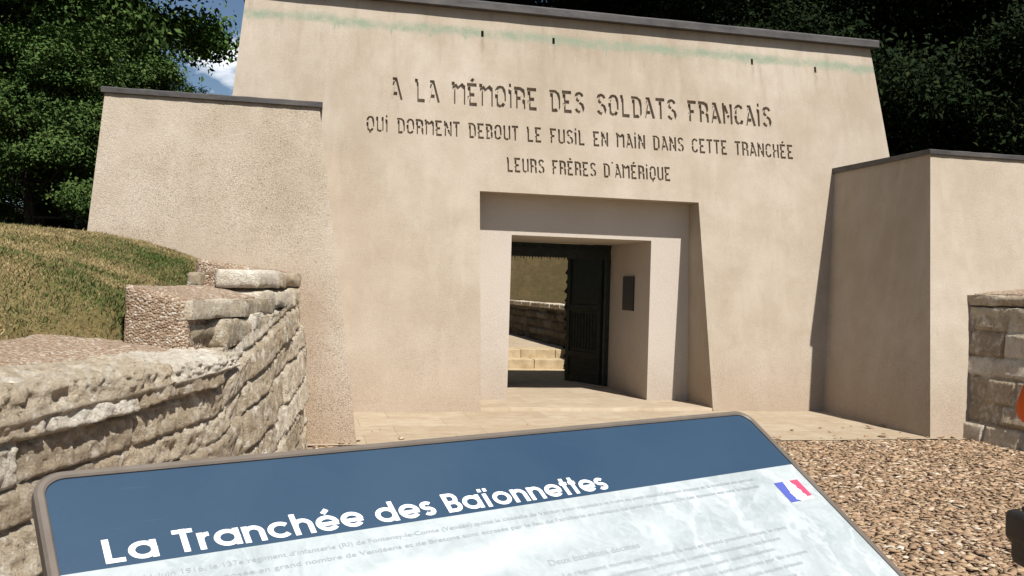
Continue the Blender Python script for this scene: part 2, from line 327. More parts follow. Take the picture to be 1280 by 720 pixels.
def layout(txt, gl, gap):
    x = 0; out = []
    for ch in txt:
        a, st = gl[ch]
        for s_ in st: out.append([(px + x, py) for px, py in s_])
        x += a + gap
    return out, x - gap

# ------------------------------------------------------------------ the gateway
FY, FB = 10.6075, 0.1796                 # front face: y = FY + FB z
fy = lambda z: FY + FB * z
gate = tag(empty('memorial_gateway', (3.5, 12.0, 0)), 'tall sloping beige concrete memorial gateway with engraved French dedication and two lower wings', 'monument')
def gpart(name, me_or_bm, mat, parent=gate, sm=False):
    o = bm_obj(name, me_or_bm, mat, parent, sm) if isinstance(me_or_bm, bmesh.types.BMesh) else link(name, me_or_bm, mat, parent)
    p = parent
    off = Vector(gate.location)
    if p is gate: o.location = -off
    return o
bm = bmesh.new()
ry = lambda z: 13.6 - .28 * z
xl = lambda z: -1.235 + .0815 * z
xr = lambda z: 8.30 - .107 * z
z0, z1 = -.3, 5.06
hexa(bm, ((xl(z0), fy(z0), z0), (xr(z0), fy(z0), z0), (xr(z0), ry(z0), z0), (xl(z0), ry(z0), z0)),
     ((xl(z1), fy(z1), z1), (xr(z1), fy(z1), z1), (xr(z1), ry(z1), z1), (xl(z1), ry(z1), z1)))
block = gpart('main_block', bm, M['concrete'])
PX0, PX1, PZ, PY = 2.557, 4.475, 2.175, 11.4
cut = bmesh.new()
hexa(cut, ((2.066, 9, -.5), (5.075, 9, -.5), (5.075, PY, -.5), (2.066, PY, -.5)), ((2.064, 9, 2.686), (5.0, 9, 2.686), (5.0, PY, 2.686), (2.064, PY, 2.686)))
box(cut, PX0, PX1, PY - .1, 14.5, -.5, PZ)
for hx, hz in ((2.107, 4.751), (3.057, 4.742), (5.892, 4.704), (6.857, 4.671)):      # weep slots
    box(cut, hx - .017, hx + .017, fy(hz) - .1, fy(hz) + .12, hz - .045, hz + .04)
def engrave(txt, X0, X1, Z0, Z1, wd):
    st, wid = layout(txt, CAPS, .14); hgt = (Z1 - Z0); sx = (X1 - X0) / wid
    for s_ in st:
        pts = [(X0 + x * sx, Z0 + y * hgt) for x, y in s_]
        ext = [max(q_) - min(q_) for q_ in zip(*s_)]
        Lp, Rp = ribbon(pts, wd * hgt * (1.08 if ext[0] > ext[1] else .86))
        ol = Lp + Rp[::-1]; n = len(ol)           # one closed prism per stroke
        lo = [cut.verts.new((p.x, fy(p.y) - .05, p.y + .01)) for p in ol]; hi = [cut.verts.new((p.x, fy(p.y) + .037, p.y - .007)) for p in ol]
        fs = [cut.faces.new(lo[::-1]), cut.faces.new(hi)]
        for i in range(n): cut.faces.new((lo[i], lo[(i + 1) % n], hi[(i + 1) % n], hi[i]))
        bmesh.ops.triangulate(cut, faces=fs)
engrave('A LA MÉMOiRE DES SOLDATS FRANCAiS', .945, 6.13, 3.785, 4.068, .155)
engrave('QUi DORMENT DEBOUT LE FUSiL EN MAiN DANS CETTE TRANCHÉE', .655, 6.43, 3.362, 3.552, .15)
engrave("LEURS FRÈRES D'AMÉRiQUE", 2.42, 4.62, 2.955, 3.135, .15)
bmesh.ops.recalc_face_normals(cut, faces=cut.faces[:])
cme = bpy.data.meshes.new('cutter'); cut.to_mesh(cme); cut.free()
co = bpy.data.objects.new('cutter', cme); COL.objects.link(co)
md = block.modifiers.new('b', 'BOOLEAN'); md.operation = 'DIFFERENCE'; md.solver = 'EXACT'; md.use_self = True; md.object = co
gate.rotation_euler = (0, 0, 0); bpy.context.view_layer.update()
bake(block); bpy.data.objects.remove(co)
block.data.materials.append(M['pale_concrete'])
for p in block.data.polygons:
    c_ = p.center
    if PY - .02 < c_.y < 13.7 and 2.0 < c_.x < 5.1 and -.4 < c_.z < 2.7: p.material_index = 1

def cap_bm(x0, x1, y0, y1, zb, th, fall=0.0, sag=0.0):
    bm = bmesh.new(); n = 24; rings = []
    prof = [(y0, 0), (y0 - .004, th * .8), (y0 + .02, th), (y1, th + fall), (y1, 0)]
    for k in range(n + 1):
        x = x0 + (x1 - x0) * k / n; dz = .0018 * math.sin(k * 1.7) + sag * math.sin(math.pi * k / n)
        rings.append([bm.verts.new((x, yy + .003 * math.sin(k * 2.3), zb + zz + dz * (zz > 0))) for yy, zz in prof])
    for a, b in zip(rings, rings[1:]):
        for i in range(5): bm.faces.new((a[i], a[(i + 1) % 5], b[(i + 1) % 5], b[i]))
    bm.faces.new(rings[0][::-1]); bm.faces.new(rings[-1])
    return bm
c = gpart('roof_cap', cap_bm(xl(z1) - .07, xr(z1) + .07, fy(z1) - .11, ry(z1) + .06, z1 - .004, .105, .05), M['lead'])
def wing(xi, xo, top, name):
    bm = bmesh.new(); z0 = -.3
    wy = lambda z: 8.52 + .217 * z
    L = lambda z: sorted((xi(z), xo(z)))
    a, b = L(z0); c_, d = L(top); yb = 11.9
    hexa(bm, ((a, wy(z0), z0), (b, wy(z0), z0), (b, yb - .6, z0), (a, yb - .6, z0)), ((c_, wy(top), top), (d, wy(top), top), (d, yb, top), (c_, yb, top)))
    o = gpart(name, bm, M['rough_concrete'])
    k = cap_bm(c_ - .03, d + .03, wy(top) - .035, yb - .25, top - .003, .055, .02)
    kc = bm_obj('wing_cap', k, M['lead'], o)
    return o
wing(lambda z: .49 - .13 * z, lambda z: -2.06 + .043 * z, 3.235, 'side_wing')
wr = wing(lambda z: 6.61 + .134 * z, lambda z: 9.6 - .043 * z, 3.195, 'side_wing')
wr.data.materials[0] = M['concrete']
# plaque on the right reveal
bm = bmesh.new(); box(bm, PX1 - .022, PX1 + .01, 11.98, 12.42, 1.215, 1.70, .006)
for k in range(9): box(bm, PX1 - .025, PX1 - .02, 12.04, 12.36, 1.62 - k * .042, 1.635 - k * .042)
gpart('plaque', bm, M['plaque'])
# bronze door frame and the two open leaves
GY = 13.02
bm = bmesh.new()
box(bm, PX0 + .002, PX1 - .002, GY, GY + .09, PZ - .21, PZ - .003, .008)
box(bm, PX0 + .002, PX0 + .075, GY, GY + .09, .03, PZ - .212, .006); box(bm, PX1 - .075, PX1 - .002, GY, GY + .09, .03, PZ - .212, .006)
for k in range(12): box(bm, PX0 + .06 + k * .15, PX0 + .15 + k * .15, GY - .02, GY + .004, PZ - .09, PZ - .06, .004)
for k in range(40): tube(bm, [(PX0 + .07 + k * .045, GY + .045, PZ - .205), (PX0 + .075 + k * .045, GY + .045, PZ - .222 - .012 * (k % 3))], [.012, .004], 6)
gpart('door_frame', bm, M['bronze'])
def leaf_door(side):
    hx = PX1 - .08 if side > 0 else PX0 + .08; ang = R(72) * (1 if side > 0 else 1)
    bm = bmesh.new(); Wd, H = .92, PZ - .07
    box(bm, 0, .09, -.03, .03, .03, H, .006); box(bm, Wd - .09, Wd, -.03, .03, .03, H, .006)
    for z in (.03, .42, H * .55, H - .12): box(bm, .0905, Wd - .0905, -.03, .03, z, z + .1, .006)
    fr = bm
    t = gpart('door_leaf', fr, M['bronze']); t.location = Vector((hx, GY + .135, 0)) - Vector(gate.location)
    t.rotation_euler = (0, 0, math.pi - ang if side > 0 else ang)
    bm = bmesh.new(); box(bm, .08, Wd - .08, -.012, .012, .1, H - .05)
    for k in range(9): box(bm, .13 + k * .08, .155 + k * .08, -.022, .022, .56, H * .53, .003)
    for z in (.17, .24, .31): box(bm, .13, Wd - .13, -.02, .02, z, z + .025, .003)
    bm_obj('door_panel', bm, M['bronze'], t)
    bm = bmesh.new()
    for k in range(11):        # cast sword ornament on the meeting edge
        z = .2 + k * .15; b = .03 + .022 * (k * 7 % 3)
        tube(bm, [(Wd - .005, 0, z), (Wd + b, 0, z + .05), (Wd + b * .4, 0, z + .12)], [.028, .034, .012], 8)
    tube(bm, [(Wd + .012, 0, .08), (Wd + .012, 0, 1.1), (Wd + .03, 0, 1.2), (Wd + .012, 0, 1.3), (Wd + .012, 0, H)], [.02, .02, .05, .02, .01], 8)
    bm_obj('sword_ornament', bm, M['bronze'], t, True)
leaf_door(1); leaf_door(-1)

# ------------------------------------------------------------------ ground, paving, steps
GZ = -.022
gx = np.linspace(-4, 16, 120); gy = np.linspace(-6, 10.9, 110); A, B = np.meshgrid(gx, gy, indexing='ij')
Vg = np.stack([A, B, GZ + .02 * fbm(np.stack([A, B, A * 0], -1) * 1.3, 3)], -1).reshape(-1, 3)
tag(np_mesh('gravel_ground', Vg, grid_faces(120, 110), M['gravel_ground'], None, True), kind='structure')
bm = bmesh.new(); s = 600
bm.faces.new([bm.verts.new(p) for p in ((-s, -s, -.30), (s, -s, -.30), (s, s, -.30), (-s, s, -.30))])
tag(bm_obj('ground', bm, M['floor']), kind='structure')
nx, ny = 130, 50; gx = np.linspace(.0, 7.2, nx); gy = np.linspace(8.46, 10.9, ny); A, B = np.meshgrid(gx, gy, indexing='ij')
zz = .0 + .012 * fbm(np.stack([A * 2, B * 3, A * 0], -1), 4); B2 = B + .03 * fbm(np.stack([A * 5, A * 0, A * 0], -1), 3) * (B < 8.5)
V0 = np.stack([A, B2, zz], -1).reshape(-1, 3)
tag(np_mesh('paving', V0, grid_faces(nx, ny), M['paving'], None, True), kind='structure')
bm = bmesh.new(); box(bm, .0, 7.2, 8.48, 8.6, -.2, -.012); tag(bm_obj('paving_edge', bm, M['step']), kind='structure')
nx, ny = 60, 60; gx = np.linspace(1.9, 5.2, nx); gy = np.linspace(10.62, 13.75, ny); A, B = np.meshgrid(gx, gy, indexing='ij')
zz = .038 + .012 * fbm(np.stack([A * 3, B * 3, A * 0 + 4], -1), 4); zz[:, 0] = -.05; B3 = B.copy(); B3[:, 1] = 10.625 + .02 * fbm(np.stack([gx * 7, gx * 0, gx * 0], -1), 3); B3[:, 0] = B3[:, 1]
tag(np_mesh('portal_floor', np.stack([A, B3, zz], -1).reshape(-1, 3), grid_faces(nx, ny), M['paving'], None, False), kind='structure')
# courtyard behind the portal: floor, two steps, sloping path
bm = bmesh.new(); box(bm, 1.2, 5.0, 13.7, 16.05, -.2, .02); tag(bm_obj('courtyard_floor', bm, M['step']), kind='structure')
st = bmesh.new()
def step_row(bm, x0, x1, y, z0, z1, dep, ph):
    x = x0 - ph
    while x < x1:
        L_ = .52 + .22 * random.random(); a, b = max(x0, x), min(x1, x + L_)
        if b - a > .03: box(bm, a + .004, b - .004, y + .012 * random.random(), y + dep, z0, z1 + .004 * random.random(), .012)
        x += L_
step_row(st, 1.4, 4.91, 16.02, -.1, .185, .5, .2); step_row(st, 1.4, 4.85, 16.42, .1, .345, .6, .45)
tag(bm_obj('courtyard_steps', st, M['step']), kind='structure')
bm = bmesh.new(); hexa(bm, ((1.2, 16.9, 0), (5.0, 16.9, 0), (5.0, 34, 0), (1.2, 34, 0)), ((1.2, 16.9, .345), (5.0, 16.9, .345), (5.0, 34, .42), (1.2, 34, .42)))
tag(bm_obj('path', bm, M['paving']), kind='structure')

# ------------------------------------------------------------------ coursed stone walls as displaced surfaces
def stone_sheet(S_, T_, pos, courses, seed, depth=.05, rough=.035, lmin=.3, lmax=.85, soft=.035, warp=.05, tilt_k=1.0, slope=0.0):
    """S_, T_: 1-D samples along and up the wall; pos(s,t,h) -> xyz with h the push outwards."""
    rg = np.random.default_rng(seed); A, B = np.meshgrid(S_, T_, indexing='ij'); P = np.stack([A, B, A * 0 + seed], -1)
    wB = B + warp * fbm(P * 1.7, 3) + .02 * fbm(P * 9, 3); wB = wB - slope * (A - 4.0); wA = A + .08 * fbm(P * 2.3 + 9, 3) + .02 * fbm(P * 11, 2)
    ci = np.clip(np.searchsorted(courses, wB) - 1, 0, len(courses) - 2)
    cz = np.asarray(courses); d = np.minimum(wB - cz[ci], cz[ci + 1] - wB); tone = np.zeros_like(A); push = np.zeros_like(A); tilt = np.zeros_like(A)
    for c in range(len(courses) - 1):
        j = [S_[0] - rg.uniform(0, lmax)]
        while j[-1] < S_[-1] + lmax: j.append(j[-1] + rg.uniform(lmin, lmax))
        j = np.array(j); k = np.clip(np.searchsorted(j, wA) - 1, 0, len(j) - 2); m = ci == c
        ds = np.minimum(wA - j[k], j[k + 1] - wA); d = np.where(m, np.minimum(d, ds), d)
        tv, pv, tl = rg.random(len(j)), rg.uniform(-.03, .03, len(j)), rg.uniform(-.25, .25, len(j))
        tone = np.where(m, tv[k], tone); push = np.where(m, pv[k] + tl[k] * np.clip(wB - cz[c] - .1, -.15, .15), push)
    prof = smooth(np.maximum(d, 0) / soft)
    rg_n = fbm(P * 4, 3) * .55 + fbm(P * 14 + 5, 4) * .55 + np.abs(fbm(P * 19 + 3, 3)) * -1.0
    pits = np.maximum(0, fbm(P * 21 + 40, 3) - .12) * -1.8
    h = -depth * (1 - prof) + (push * tilt_k + rough * 2.0 * rg_n + rough * 2 * pits) * (.25 + .75 * prof)
    V = pos(A, B, h).reshape(-1, 3)
    return V, np.clip(tone + .25 * fbm(P * 6, 3), 0, 1).ravel()
YS = np.array([-3, 0, 1, 2, 3.56, 4.5, 5.28, 6, 7, 8, 8.95]); XS = np.array([-2.9, -2.35, -2.05, -1.66, -1.06, -.69, -.42, -.27, -.15, -.07, -.02])
_yy = np.linspace(-3, 8.95, 240); _xx = np.interp(_yy, YS, XS); _xx = np.convolve(np.pad(_xx, 8, 'edge'), np.ones(17) / 17, 'valid')
xt = lambda y: np.interp(y, _yy, _xx)
def nrm(y): dx = (xt(y + .05) - xt(y - .05)) / .1; k = np.sqrt(1 + dx * dx); return 1 / k, -dx / k     # outward (+x side)
htop = lambda y: np.interp(y, [-3, 5.15, 5.6, 6.9, 7.2, 9], [1.0, 1.0, 1.14, 1.25, 1.27, 1.27])
def wall_side(mir):
    def f(y, t, h):
        z = t * htop(y) * (1.065 if mir else 1) - .08
        nx_, ny_ = nrm(y); x = xt(y) + (.2 if mir else .1) * (1.1 - z) + nx_ * h
        return np.stack([7.24 - x if mir else x, y + ny_ * h, z], -1)
    return f
def rough_block(bm_or_list, c8, seed, step=.03, amp=.02, rnd=.02):
    """8 corners (lo 4, hi 4) -> subdivided, rounded, displaced block."""
    c8 = np.array(c8, float); V, F = [], []; o = 0
    cen = c8.mean(0)
    for f in ((3, 2, 1, 0), (4, 5, 6, 7), (0, 1, 5, 4), (1, 2, 6, 5), (2, 3, 7, 6), (3, 0, 4, 7)):
        q = c8[list(f)]; nu = max(3, int(max(np.linalg.norm(q[1] - q[0]), np.linalg.norm(q[2] - q[3])) / step) + 2); nv = max(3, int(max(np.linalg.norm(q[3] - q[0]), np.linalg.norm(q[2] - q[1])) / step) + 2)
        u, v = np.meshgrid(np.linspace(0, 1, nu), np.linspace(0, 1, nv), indexing='ij'); u = u[..., None]; v = v[..., None]
        P = q[0] * (1 - u) * (1 - v) + q[1] * u * (1 - v) + q[2] * u * v + q[3] * (1 - u) * v
        n = np.cross(q[1] - q[0], q[3] - q[0]); n /= np.linalg.norm(n) + 1e-9
        lu = np.linalg.norm(q[1] - q[0]); lv = np.linalg.norm(q[3] - q[0])
        e = np.minimum(np.minimum(u, 1 - u) * lu, np.minimum(v, 1 - v) * lv)[..., 0]
        back = rnd * np.exp(-e / max(rnd, 1e-4) * 1.2)[..., None]; dirc = cen - P; dirc /= np.linalg.norm(dirc, axis=-1, keepdims=True)
        nn = np.stack([fbm(P * 7 + seed, 4), fbm(P * 7 + seed + 31, 4), fbm(P * 7 + seed + 57, 4)], -1) * amp * 2 + (np.abs(fbm(P * 24 + seed, 3)) * -amp * 1.4)[..., None] * n
        P = P + dirc * back + nn
        V.append(P.reshape(-1, 3)); F.append(grid_faces(nu, nv) + o); o += nu * nv
    V = np.concatenate(V); F = np.concatenate(F)
    bm_or_list.append((V, F, np.full(len(V), (seed * .37) % 1.0)))
def merge(name, L_, mat, parent, sm=True):
    V, F, T, o = [], [], [], 0
    for v, f, t_ in L_: V.append(v); F.append(f + o); T.append(t_); o += len(v)
    return np_mesh(name, np.concatenate(V), np.concatenate(F), mat, parent, sm, {'tone': np.concatenate(T)})

def retaining_wall(mir, label, mat, step, y0):
    root = tag(empty('stone_wall', ((7.3 if mir else -.3), 5, 0)), label, 'wall')
    off = -Vector(root.location)
    mx_ = (lambda V: np.stack([7.24 - V[:, 0], V[:, 1], V[:, 2]], 1)) if mir else (lambda V: V)
    ys = np.arange(y0, 8.96, step); ts = np.arange(0, 1.085, step)
    courses = [-.2, .10, .30, .46, .66, .80, .96, 1.3]
    if mir: courses = [-.2, .2, .36, .56, .72, .92, 1.3]
    V, T = stone_sheet(ys, ts, wall_side(mir), courses, 11 + mir, (.042 if not mir else .03), .026 if not mir else .010, (.38 if not mir else .36), (1.1 if not mir else .6), .015, .045 if not mir else .025, .8, 0 if mir else .024)
    o = np_mesh('stonework', V, grid_faces(len(ys), len(ts), not mir), mat, root, True, {'tone': T}); o.location = off
    # long low coping blocks
    ys = np.arange(y0, 5.42, step * .9); prof = [(-.03, .93), (.03, .925), (.042, .95), (.045, 1.06), (.025, 1.098), (-.02, 1.11), (-.30, 1.125)]
    pl = np.array(prof); ac = np.concatenate([[0], np.cumsum(np.linalg.norm(np.diff(pl, axis=0), axis=1))]); ts = np.arange(0, ac[-1], step * .9)
    def cpos(y, t, h):
        o_, z = np.interp(t, ac, pl[:, 0]), np.interp(t, ac, pl[:, 1]); nx_, ny_ = nrm(y); k = np.interp(t, [.1, .14, .26, .32], [0, 1, 1, 0]); kz = np.interp(t, [.22, .32], [0, 1]) - np.interp(t, [0, .12], [1, 0])
        z = z + .008 * np.sin(y * 2.1) - .012 + np.clip((1.08 - z) / .15, 0, 1) * np.clip((y - 3.4) / 1.9, 0, 1) * .085
        a = o_ + h * k
        return np.stack([xt(y) + .0 + nx_ * a, y + ny_ * a, z + h * kz], -1)
    V, T = stone_sheet(ys, ts, cpos, [-1, 3], 21 + mir, .05, .034, .7, 1.9, .03, .05, .0)
    V = mx_(V); o = np_mesh('coping', V, grid_faces(len(ys), len(ts), not mir), mat, root, True, {'tone': np.clip(T * .6 + .4, 0, 1)}); o.location = off
    L_ = []
    X_ = lambda y, d: (float(xt(y)) - d, y)
    def blk(ya, yb, da0, da1, db0, db1, za, zb, zc=None, seed=1, amp=.018, rnd=.02, st_=None):
        # front offset da at ya/yb, back offset db
        a, b, c_, d = X_(ya, da0), X_(yb, da1), X_(yb, db1), X_(ya, db0); zc = zb if zc is None else zc
        c8 = [(*a, za), (*b, za), (*c_, za), (*d, za), (*a, zb), (*b, zb), (*c_, zc), (*d, zc)]
        n0 = len(L_); rough_block(L_, c8, seed, st_ or max(step, .016), amp, rnd)
        if mir: v, f, t_ = L_[n0]; L_[n0] = (mx_(v), f[:, ::-1], t_)
    blk(5.42, 6.18, .24, .14, .36, .3, 1.255, 1.372, None, 2, .010, .012)
    blk(6.19, 7.15, .14, .10, .3, .3, 1.25, 1.362, None, 3, .013, .016)
    blk(5.47, 5.95, .27, .20, .4, .4, 1.13, 1.235, None, 6, .022, .03)
    blk(5.8, 7.0, .16, .05, .45, .4, 1.06, 1.245, None, 9, .02, .03)
    blk(5.36, 8.9, .10, .08, .6, .6, .4, 1.08, None, 15, .02, .03)
    blk(6.3, 8.9, .10, .06, .5, .5, .9, 1.27, None, 16, .02, .03)
    blk(7.02, 8.0, .17, .04, .48, .4, 1.27, 1.42, None, 5, .02, .025); blk(8.01, 8.93, .03, .03, .4, .4, 1.27, 1.43, None, 7, .02, .025)
    blk(7.0, 7.55, .20, .10, .52, .45, 1.435, 1.575, None, 8, .012, .025); blk(7.57, 8.93, .09, .02, .45, .4, 1.44, 1.565, None, 1, .014, .04)
    blk(7.02, 7.14, .62, .61, .72, .71, 1.43, 1.545, None, 22, .006, .012)
    o = merge('step_stone', L_, mat, root); o.location = off
    L_ = []
    # pebble concrete: sloping bed behind the coping, then two higher blocks
    ys = np.arange(y0, 5.75, .03); ds = np.linspace(.26, 1.25, 40); A, B = np.meshgrid(ys, ds, indexing='ij'); nx_, ny_ = nrm(A)
    z = 1.085 + (B - .26) * .13 + .05 * fbm(np.stack([A * 2, B * 2, A * 0], -1), 4) + .016 * fbm(np.stack([A * 14, B * 14, A * 0], -1), 3) - .06 * np.exp(-(B - .26) / .03)
    Vb = np.stack([xt(A) - nx_ * B, A - ny_ * B, z], -1).reshape(-1, 3)
    L_.append((mx_(Vb), grid_faces(len(ys), 40, mir), np.full(len(Vb), .5)))
    blk(5.415, 7.3, .262, .2, .60, .62, .9, 1.378, 1.455, 12, .010, .02)
    blk(7.12, 8.9, .26, .12, .68, .85, .95, 1.585, 1.655, 13, .012, .025)
    o = merge('pebble_bed', L_, M['gravel_bed'], root); o.location = off
    return root
retaining_wall(False, 'low pale rough limestone retaining wall stepping up towards the gateway beside the lawn', M['limestone'], .0125, -1.0)
retaining_wall(True, 'shaded grey brown coursed stone retaining wall against the right concrete wing', M['dark_stone'], .02, 2.0)

# courtyard wall seen through the doorway
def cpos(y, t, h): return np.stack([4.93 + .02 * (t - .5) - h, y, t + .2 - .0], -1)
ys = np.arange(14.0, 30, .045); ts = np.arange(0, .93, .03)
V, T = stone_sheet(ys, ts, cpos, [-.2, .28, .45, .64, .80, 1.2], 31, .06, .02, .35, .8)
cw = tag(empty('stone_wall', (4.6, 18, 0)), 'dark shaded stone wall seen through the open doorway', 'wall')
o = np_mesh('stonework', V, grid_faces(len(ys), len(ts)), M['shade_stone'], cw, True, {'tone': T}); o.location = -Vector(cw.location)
L_ = []; y = 14.0; k = 0
while y < 29: rough_block(L_, [(4.88, y, 1.08), (4.88, y + .8, 1.08), (5.35, y + .8, 1.08), (5.35, y, 1.08), (4.88, y, 1.17), (4.88, y + .8, 1.17), (5.35, y + .8, 1.19), (5.35, y, 1.19)], 40 + k, .05, .015, .02); y += .815; k += 1
o = merge('coping', L_, M['limestone'], cw); o.location = -Vector(cw.location)

# ------------------------------------------------------------------ banks and terrain
def bank(name, mir, x_far, mat):
    ys = np.concatenate([np.arange(-4, 9.3, .07), np.arange(9.3, 13, .3)]); ds = np.concatenate([np.arange(.85, 4, .06), np.linspace(4.1, x_far, 40)])
    A, B = np.meshgrid(ys, ds, indexing='ij')
    z = bank_z(A, B)
    x = xt(np.clip(A, -3, 8.9)) - B + np.interp(A, [5.25, 5.55, 7.0, 7.25], [0, .27, .24, .05]) * np.clip(2 - B / 1.5, 0, 1)
    V = np.stack([7.24 - x if mir else x, A, z], -1).reshape(-1, 3)
    return np_mesh(name, V, grid_faces(len(ys), len(ds), mir), mat, None, True)
def bank_z(y, d):
    ze = np.interp(y, [-4, 5.3, 5.7, 7.0, 7.3, 8.9], [1.19, 1.19, 1.33, 1.38, 1.56, 1.62])
    k = np.interp(y, [0, 5, 8.9], [2.1, 1.5, .75])
    return 1.96 - (1.96 - ze) * np.exp(-np.maximum(d - .9, 0) / k) - .25 * np.clip((.97 - d) / .12, 0, 1) + .05 * fbm(np.stack([y * 1.2, d * 1.2, y * 0], -1), 3) + .03 * fbm(np.stack([y * 6, d * 6, y * 0], -1), 3)
tag(bank('lawn_bank', False, 30, M['turf']), kind='structure')
tag(bank('right_bank', True, 30, M['turf']), kind='structure')
# wooded terrain behind, with the sunken court cut into it
gx = np.concatenate([np.linspace(-45, -3, 60), np.linspace(-2.8, 12, 75), np.linspace(12.5, 60, 60)]); gy = np.linspace(11.2, 75, 130)
A, B = np.meshgrid(gx, gy, indexing='ij')
z = 1.95 + .25 * fbm(np.stack([A * .3, B * .3, A * 0], -1), 3) + np.maximum(0, B - 24) * .09
rise = 1.12 + np.maximum(0, A - 5.0) * .42 + np.maximum(0, B - 14) * .20
z = np.where(A > 5.22, np.minimum(np.minimum(rise, 3.4), z + 2.4) + .10 * fbm(np.stack([A * .45, B * .45, A * 0], -1), 2) * (A > 5.5), z)
z = np.where((A > 1.0) & (A < 5.22) & (B < 32), -.25, z); z = np.where((A <= 1.0) & (A > -.6) & (B < 32), np.minimum(z, 1.3), z)
z = np.where((A > -2.2) & (A < 9.6) & (B < 12.6), -.28, z)
tag(np_mesh('hill', np.stack([A, B, z], -1).reshape(-1, 3), grid_faces(len(gx), len(gy)), [M['hill'], M['floor']], None, True), kind='structure')
hm = bpy.data.objects['hill'].data
for p in hm.polygons:
    if p.center.x < .5 or p.center.x > 9 or p.center.y > 26: p.material_index = 1

# grass blades on the bank
def blades(n, ymin, ymax, dmin, dmax, sc):
    y = rng.uniform(ymin, ymax, n); d = dmin + (dmax - dmin) * rng.random(n) ** 1.4
    x = xt(np.clip(y, -3, 8.9)) - d + np.interp(y, [5.25, 5.55, 7.0, 7.25], [0, .27, .24, .05]) * np.clip(2 - d / 1.5, 0, 1); z = bank_z(y, d)
    gn = fbm(np.stack([x * .9, y * .9, x * 0 + 5], -1), 4) + .55 * fbm(np.stack([x * 5, y * 5, x * 0 + 9], -1), 3)
    green = gn + .34 * smooth((d - 1.0) / 1.6) * smooth((y - 5.5) / 2.5) - .02
    tone = np.clip((.77 - green * 1.6) + rng.normal(0, .17, n), 0, 1)
    hgt = sc * (rng.uniform(.45, 1.2, n) + (rng.random(n) > .985) * rng.uniform(.4, 1.6, n)) * (1.25 - .5 * tone); wd = rng.uniform(.002, .005, n); a = rng.uniform(0, 6.283, n); ln = rng.uniform(.2, 1.5, n) * hgt; la = rng.uniform(0, 6.283, n)
    b = np.stack([x, y, z - .008], -1); sd = np.stack([np.cos(a) * wd, np.sin(a) * wd, 0 * a], -1); tip = np.stack([x + np.cos(la) * ln, y + np.sin(la) * ln, z + hgt], -1); midp = b + (tip - b) * .55 + np.array([0, 0, 1]) * (hgt * .15)[:, None]
    V = np.stack([b - sd, b + sd, midp + sd * .7, tip, midp - sd * .7], 1).reshape(-1, 3); i = np.arange(n) * 5
    F = np.concatenate([np.stack([i, i + 1, i + 2, i + 4], 1), np.stack([i + 4, i + 2, i + 3, i + 3], 1)])
    return V, F[:n], np.stack([i + 4, i + 2, i + 3], 1), np.repeat(tone, 5)
V, Fq, Ft, T = blades(330000, 3.6, 9.15, .86, 5.6, .018)
F = np.concatenate([np.stack([Fq[:, 0], Fq[:, 1], Fq[:, 2]], 1), np.stack([Fq[:, 0], Fq[:, 2], Fq[:, 3]], 1), Ft])
tag(np_mesh('grass', V, F, M['grass'], None, False, {'tone': T}), 'short half dried lawn grass on the bank', 'grass', kind='stuff')

# loose gravel
ico = bmesh.new(); bmesh.ops.create_icosphere(ico, subdivisions=1, radius=1); IV = np.array([v.co[:] for v in ico.verts]); IF = np.array([[v.index for v in f.verts] for f in ico.faces]); ico.free()
n = 80000
px, py = rng.uniform(.1, 7.2, n), 2.4 + 6.09 * rng.random(n) ** .85
keep = (px > xt(py) + .1) & (px < 7.0 - xt(py) + .05); px, py = px[keep], py[keep]; n = len(px)
sz = .011 + .030 * rng.random(n) ** 2.4
sc3 = np.stack([sz * rng.uniform(.8, 1.7, n), sz * rng.uniform(.6, 1.1, n), sz * rng.uniform(.09, .24, n)], -1)
loc = IV[None] * (1 + rng.uniform(-.28, .28, (n, 12, 1))) * sc3[:, None]
a = rng.uniform(0, 6.283, n); tl = rng.normal(0, .17, n); ca, sa = np.cos(a)[:, None], np.sin(a)[:, None]
lx, ly, lz = loc[..., 0], loc[..., 1], loc[..., 2] + loc[..., 0] * tl[:, None]
V = np.stack([px[:, None] + lx * ca - ly * sa, py[:, None] + lx * sa + ly * ca, GZ + .004 + rng.uniform(0, .011, n)[:, None] + lz], -1).reshape(-1, 3)
V = V.reshape(-1, 12, 3); V[:90, :, 1] += (8.5 + rng.random(90) ** 3 * 1.1 - py[:90])[:, None]; V[:90, :, 2] += .022; V = V.reshape(-1, 3)
F = (IF[None] + (np.arange(n) * 12)[:, None, None]).reshape(-1, 3)
T = np.repeat(np.clip(rng.beta(1.3, 1.6, n) + .2 * fbm(np.stack([px, py, px * 0], -1), 3) + (rng.random(n) > .965) * .45, 0, 1), 12)
tag(np_mesh('gravel', V, F, M['gravel'], None, False, {'tone': T}), 'loose tan and brown gravel chips on the forecourt', 'gravel', kind='stuff')

